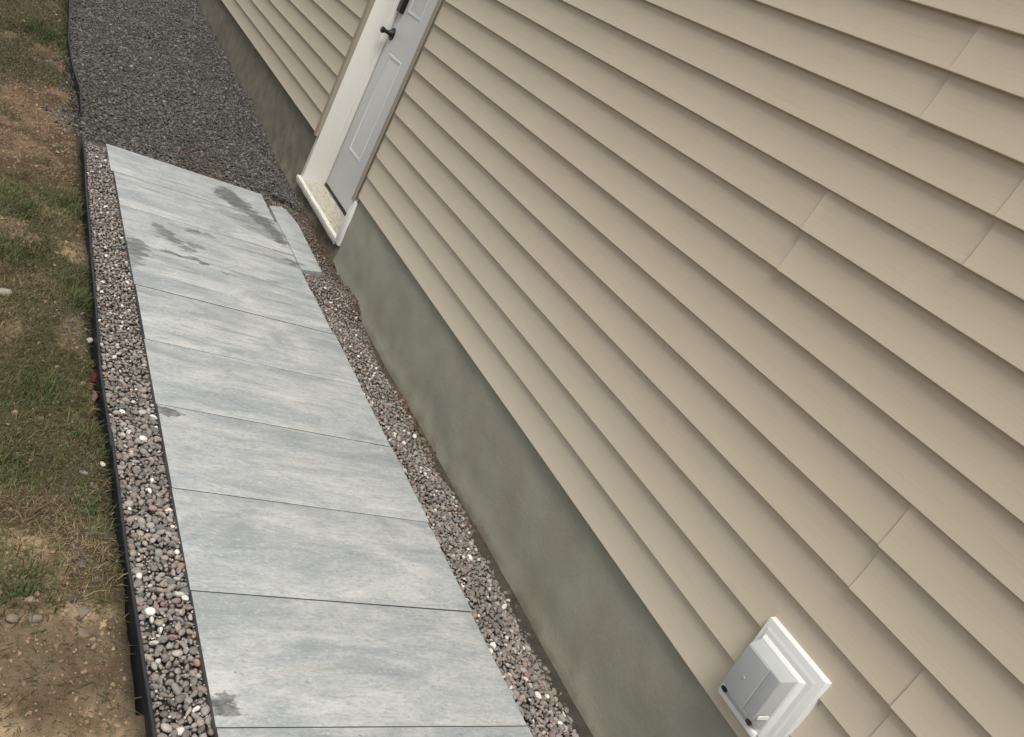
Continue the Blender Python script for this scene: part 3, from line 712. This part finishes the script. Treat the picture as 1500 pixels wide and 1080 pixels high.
# ------------------------------------------------------------------ grass
def blades(n, x0, x1, y0, y1, dens, lmin, lmax, wd, seed, flat=0.7):
    r = np.random.default_rng(seed)
    x = r.uniform(x0, x1, n); y = r.uniform(y0, y1, n)
    k = (r.uniform(0, 1, n) < dens(x, y)) & (x < edge_x(y) - 0.012); x, y = x[k], y[k]; n = len(x)
    z = ground_z(x, y) - 0.004
    az = r.uniform(0, 2 * np.pi, n) + 2.2 * fbm(x * 6, y * 6, seed); lean = np.clip(r.normal(flat, .35, n), .05, 1.35)
    L = r.uniform(lmin, lmax, n); W = wd * r.uniform(.7, 1.3, n)
    d = np.stack([np.cos(az), np.sin(az)], -1); s = np.stack([-d[:, 1], d[:, 0]], -1)
    def pt(t, w, side):
        th = lean * (0.55 + 0.75 * t); h = L * t * np.cos(th) * (1 - .18 * t) ; o = L * t * np.sin(th)
        return np.stack([x + d[:, 0] * o + s[:, 0] * w * side, y + d[:, 1] * o + s[:, 1] * w * side, z + np.maximum(h, .002)], -1)
    P = np.stack([pt(0., W, 1), pt(0., W, -1), pt(.5, W * .85, 1), pt(.5, W * .85, -1), pt(1., W * .05, 1)], 1)
    b = (np.arange(n) * 5)[:, None]
    Fc = np.stack([b + [0, 1, 3], b + [0, 3, 2], b + [2, 3, 4]], 1).reshape(-1, 3)
    g = fbm(x * 3.3, y * 2.6, 81) + r.normal(0, .10, n) + 0.04 * sstep(5.0, 6.0, y)
    green = np.array([.072, .073, .030]); olive = np.array([.108, .093, .044]); straw = np.array([.22, .172, .095]); brown = np.array([.118, .083, .047])
    c = np.where((g > .58)[:, None], green, np.where((g > .44)[:, None], olive, np.where((g > .34)[:, None], brown, straw)))
    c = c * r.uniform(.6, 1.35, (n, 1)) * (1 - .25 * sstep(4.5, 6.0, y))[:, None]
    return P.reshape(-1, 5, 3), c
dg = lambda x, y: np.clip(1 - soilness(x, y), .05, 1) * (0.45 + .75 * sstep(.35, .6, fbm(x * 6, y * 4, 87))) * (0.25 + .75 * sstep(.015, .07, edge_x(y) - x))
tufts = [(-1.60, 1.06, .07), (-1.42, 2.60, .06), (-1.415, 1.72, .05), (-1.47, 3.55, .08), (-1.55, 1.95, .06), (-1.66, 2.9, .08), (-1.44, 2.75, .05), (-1.65, 1.5, .07), (-1.43, 1.35, .04), (-1.5, 6.4, .15), (-1.65, 3.4, .1)]
def dt(x, y):
    m = 0
    for (a, b, r) in tufts: m = np.maximum(m, np.exp(-((x - a) ** 2 + ((y - b) * .7) ** 2) / r ** 2))
    return m * .9
litter = lambda x, y: soilness(x, y) * (.25 + .75 * sstep(.45, .6, fbm(x * 8, y * 8, 95)))
parts = [blades(16000, -2.0, -1.36, -.4, 6.0, litter, .012, .045, .0008, 506, 1.32),
         blades(150000, -1.95, -1.36, 0.2, 4.4, dg, .008, .034, .0011, 501, 1.02),
         blades(14000, -1.95, -1.36, 0.8, 4.4, dg, .03, .06, .0010, 508, .95),
         blades(70000, -2.2, -1.33, 4.4, 9.5, dg, .012, .045, .0016, 502, .95),
         blades(26000, -3.6, -2.0, -1.6, 9.5, dg, .02, .07, .0022, 503, .7),
         blades(9000, -2.0, -1.36, -1.6, .95, lambda x, y: 0 * x + .10, .02, .05, .0010, 504, 1.2)]
tb, tc = blades(60000, -1.85, -1.37, .9, 7.0, dt, .03, .075, .0013, 505, .55)
tc = np.array([.066, .086, .032]) * (tc.mean(1, keepdims=True) / tc.mean() ).clip(.6, 1.5); parts.append((tb, tc))
B = np.concatenate([p[0] for p in parts]); Cc = np.concatenate([p[1] for p in parts]); n = len(B); b = (np.arange(n) * 5)[:, None]
Fg = np.stack([b + [0, 1, 3], b + [0, 3, 2], b + [2, 3, 4]], 1).reshape(-1, 3)
grass = link('grass', np_mesh('grass', B.reshape(-1, 3), Fg, np.repeat(Cc, 5, 0), False), M_GRASS); grass['kind'] = 'stuff'
tag(grass, 'patchy short grass, part green and part dead, beside the edging', 'grass')

# crumbs of soil and grey grit on the bare ground
n = 42000; x = rng.uniform(-2.2, -1.35, n); y = rng.uniform(-.2, 7.2, n); sN = soilness(x, y)
grit = (edge_x(y) - x < .14) & (y > 1.0) & (y < 4.4) & (fbm(x * 5, y * 2.4, 91) > .47)
k = ((rng.uniform(0, 1, n) < .25 + .6 * sN) | grit) & (x < edge_x(y) - .034); x, y, grit = x[k], y[k], grit[k]; n = len(x)
r = np.clip(rng.lognormal(math.log(.0026), .55, n), .0009, .012)
c = np.where(grit[:, None], np.array([.125, .117, .104]), np.array([.21, .152, .098])) * rng.uniform(.5, 1.5, (n, 1))
cl = link('soil_crumbs', scatter_mesh('soil_crumbs', P_ANG, np.stack([x, y, ground_z(x, y) + r * .25], -1), np.stack([r * 1.2, r, r * .8], -1), rotmats(n, .7), c, False), M_CLOD)
cl['kind'] = 'stuff'; tag(cl, 'brown soil crumbs and grey grit lying on the bare ground', 'soil')

# loose stones in the soil
def stone(x, y, sx, sy, sz, col, seed, label, name='loose_stone', ang=False, rz=0.0, dz=0.0):
    pv, pf = ico(2, seed, jag=.95) if not ang else ico(1, seed, round_=False)
    me = np_mesh(name, pv * np.array([sx, sy, sz]), pf, None, not ang); me.materials.append(M_STONE)
    o = bpy.data.objects.new(name, me); COL.objects.link(o)
    o.location = (x, y, float(ground_z(np.array(x), np.array(y))) + sz * .45 + dz); o.rotation_euler = (.1, -.08, rz); o.color = (*col, 1)
    return tag(o, label, 'stone', 'loose stones lying in the soil')
stone(-1.566, .942, .013, .010, .009, (.19, .155, .115), 301, 'pale round pebble half sunk in bare soil beside the grass')
stone(-1.612, .934, .011, .009, .008, (.18, .15, .112), 302, 'small cream pebble lying by the dark green tuft of grass')
stone(-1.575, 1.00, .011, .009, .008, (.26, .20, .15), 303, 'brown round pebble at the edge of the dead grass')
stone(-1.468, .905, .016, .024, .010, (.165, .132, .095), 304, 'large flat tan stone lying on the bare soil', ang=True, rz=.5)
stone(-1.463, .975, .024, .016, .009, (.145, .128, .10), 305, 'grey flat stone tilted against the larger tan stone', ang=True, rz=1.1)
stone(-1.668, 2.53, .022, .016, .012, (.28, .25, .20), 306, 'pale flat stone lying in the olive grass', rz=.3)
stone(-1.388, 1.985, .016, .030, .014, (.17, .105, .085), 307, 'pinkish long stone lying against the edging by the grass', dz=.012)
stone(-1.385, 2.36, .012, .013, .010, (.36, .32, .27), 308, 'small pale pebble resting beside the edging among grass')
stone(-1.381, 1.60, .011, .012, .009, (.45, .42, .38), 309, 'small white pebble where the two edging strips overlap')
b_ = stone(-1.382, 2.10, .014, .050, .022, (.075, .016, .013), 310, 'dark red brick fragment wedged behind the edging', 'brick_fragment', ang=True, dz=.004)
b_['category'] = 'brick'
